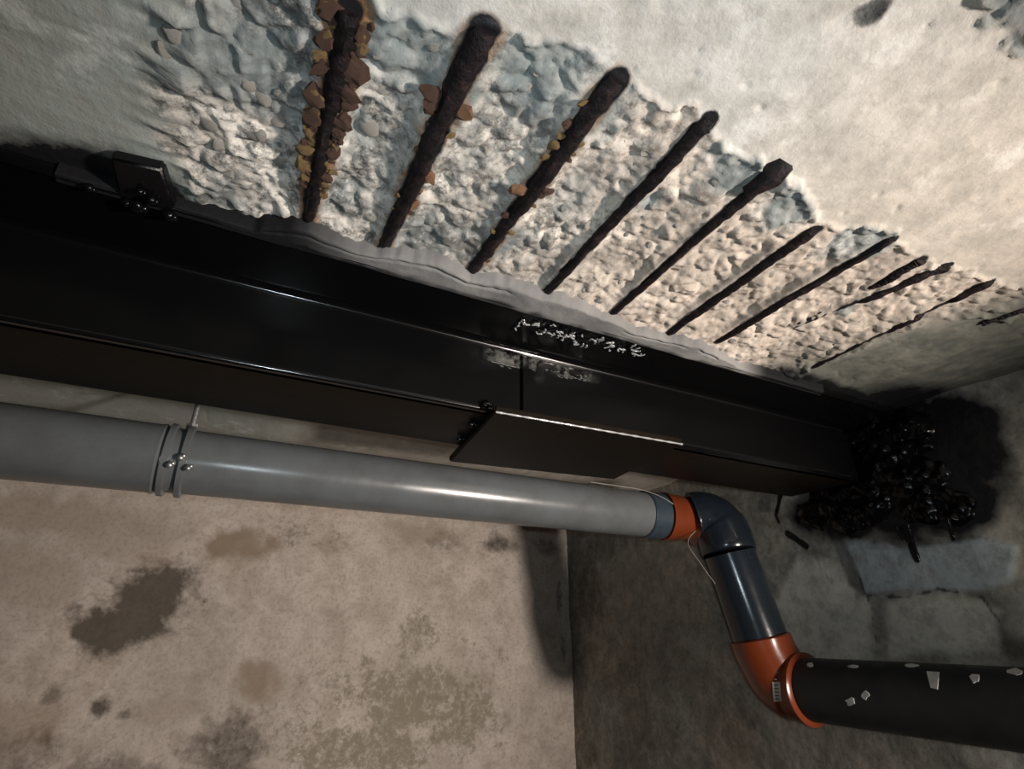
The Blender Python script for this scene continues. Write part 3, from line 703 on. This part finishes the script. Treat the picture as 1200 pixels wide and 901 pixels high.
# splashes and sticker: small curved plates that follow the pipe
def on_cyl(name, px, py, c0, ax, r, poly, th, mat, parent):
    k = RM@np.array([px-600, 450.5-py, FPX]); k /= np.linalg.norm(k); c0 = np.array(c0, float); ax = np.array(ax, float); ax /= np.linalg.norm(ax)
    # ray-cylinder
    dd = k-ax*(k@ax); oo = -c0+ax*(c0@ax)
    A = dd@dd; B = 2*dd@oo; Cc = oo@oo-r*r; disc = B*B-4*A*Cc
    t = (-B-math.sqrt(max(disc, 0)))/(2*A); p = k*t
    s = (p-c0)@ax; n = (p-c0)-ax*s; n /= np.linalg.norm(n); tg = np.cross(ax, n)
    V = []; m = len(poly)
    for h in (r+th, r-.001):
        for u, w_ in poly:
            a = w_/r; V.append(c0+ax*(s+u)+(n*math.cos(a)+tg*math.sin(a))*h)
    F = [tuple(range(m)), tuple(range(2*m-1, m-1, -1))]+[(i, i+m, (i+1) % m+m, (i+1) % m) for i in range(m)]
    o = mk(name, V, F, mat, smooth=False); adopt(o, parent)
    bm = bmesh.new(); bm.from_mesh(o.data); bmesh.ops.recalc_face_normals(bm, faces=bm.faces); bm.to_mesh(o.data); bm.free(); return o
def ragged(a, b, n, sd):
    g = random.Random(sd); return [(a*math.cos(t)*g.uniform(.7, 1.15), b*math.sin(t)*g.uniform(.7, 1.15)) for t in [2*math.pi*i/n for i in range(n)]]
from mathutils.bvhtree import BVHTree
def decal(name, poly, target, th, mat, parent, rings=4, esub=5):
    me = target.data; T = BVHTree.FromPolygons([target.matrix_basis@v.co for v in me.vertices], [tuple(p.vertices) for p in me.polygons])
    n = len(poly); out = []
    for i in range(n):
        for k in range(esub): t = k/esub; out.append((poly[i][0]*(1-t)+poly[(i+1) % n][0]*t, poly[i][1]*(1-t)+poly[(i+1) % n][1]*t))
    cx = sum(p[0] for p in out)/len(out); cy = sum(p[1] for p in out)/len(out); m = len(out); V = []
    def hit(x, y, h):
        k = Vector(RM@np.array([x-600, 450.5-y, FPX])).normalized(); p, nn, _, _ = T.ray_cast(Vector((0, 0, 0)), k)
        if p is None: return None
        if nn.dot(k) > 0: nn = -nn
        return p+nn*h
    for ri in range(rings, 0, -1):
        for (x, y) in out: V.append(hit(cx+(x-cx)*ri/rings, cy+(y-cy)*ri/rings, th))
    V.append(hit(cx, cy, th))
    base = len(V)
    for (x, y) in out: V.append(hit(x, y, -.0008))
    if any(q is None for q in V): print('decal miss', name, poly); return None
    F = []
    for ri in range(rings-1):
        for k in range(m): a = ri*m+k; b = ri*m+(k+1) % m; F.append((a, b, b+m, a+m))
    for k in range(m): F.append(((rings-1)*m+k, (rings-1)*m+(k+1) % m, base-1)); F.append((base+k, base+(k+1) % m, (k+1) % m, k))
    o = mk(name, V, F, mat, smooth=False)
    return o
def ragpx(x, y, a, b, n, sd):
    g = random.Random(sd); return [(x+a*math.cos(t)*g.uniform(.65, 1.2), y+b*math.sin(t)*g.uniform(.65, 1.2)) for t in [2*math.pi*i/n for i in range(n)]]
lpm = [c for c in lp.children][0]; leb = [c for c in le.children if c.name.startswith('elbow_body')][0]
for poly in [[(1086, 787), (1101, 788), (1099, 808), (1091, 806)]]+[ragpx(*q) for q in ((997, 822, 6, 5, 9, 1), (1014, 815, 4.5, 5, 9, 2), (1143, 795, 6, 6, 9, 3), (950, 779, 4, 3, 8, 4), (1190, 787, 9, 4, 9, 5), (1068, 780, 9, 2, 9, 6), (1000, 781, 7, 2, 8, 9))]:
    o = decal('plaster_splash', poly, lpm, .0012, M_white, lp)
    if o: adopt(o, lp)
st = decal('sticker', [(905, 799), (914, 799), (916, 821), (907, 822)], leb, .0009, M_lab, le); adopt(st, le)
for q in range(5):
    y = 802+q*4
    o = decal('print_line', [(907+q*.3, y), (912.5+q*.3, y), (912.7+q*.3, y+1.6), (907.2+q*.3, y+1.6)], leb, .0013, M_ink, le, 2, 2)
    o.parent = st; o.matrix_parent_inverse = Matrix.Identity(4)
# string looped over the pipe end
sp_ = []
for t in np.linspace(0, 1, 30):
    x = .74+(1.03-.74)*t
    a = math.radians(75-110*max(0, (t-.35)/.65)**1.3)
    rr_ = RP+.006
    sp_.append((x, YP-rr_*math.cos(a), ZP+rr_*math.sin(a)))
q0 = P(806, 636, 1, .99); q1 = P(838, 684, 1, .93)
sp_ = sp_+[tuple(p) for p in smoothpath([sp_[-1], q0, (q0+q1)/2+np.array([0, 0, -.004]), q1], 6)[1:]]
o = tube('string', sp_, .0010, M_string, seg=8); o['label'] = 'thin pale string looped over the collar end of the grey pipe'; o['category'] = 'string'
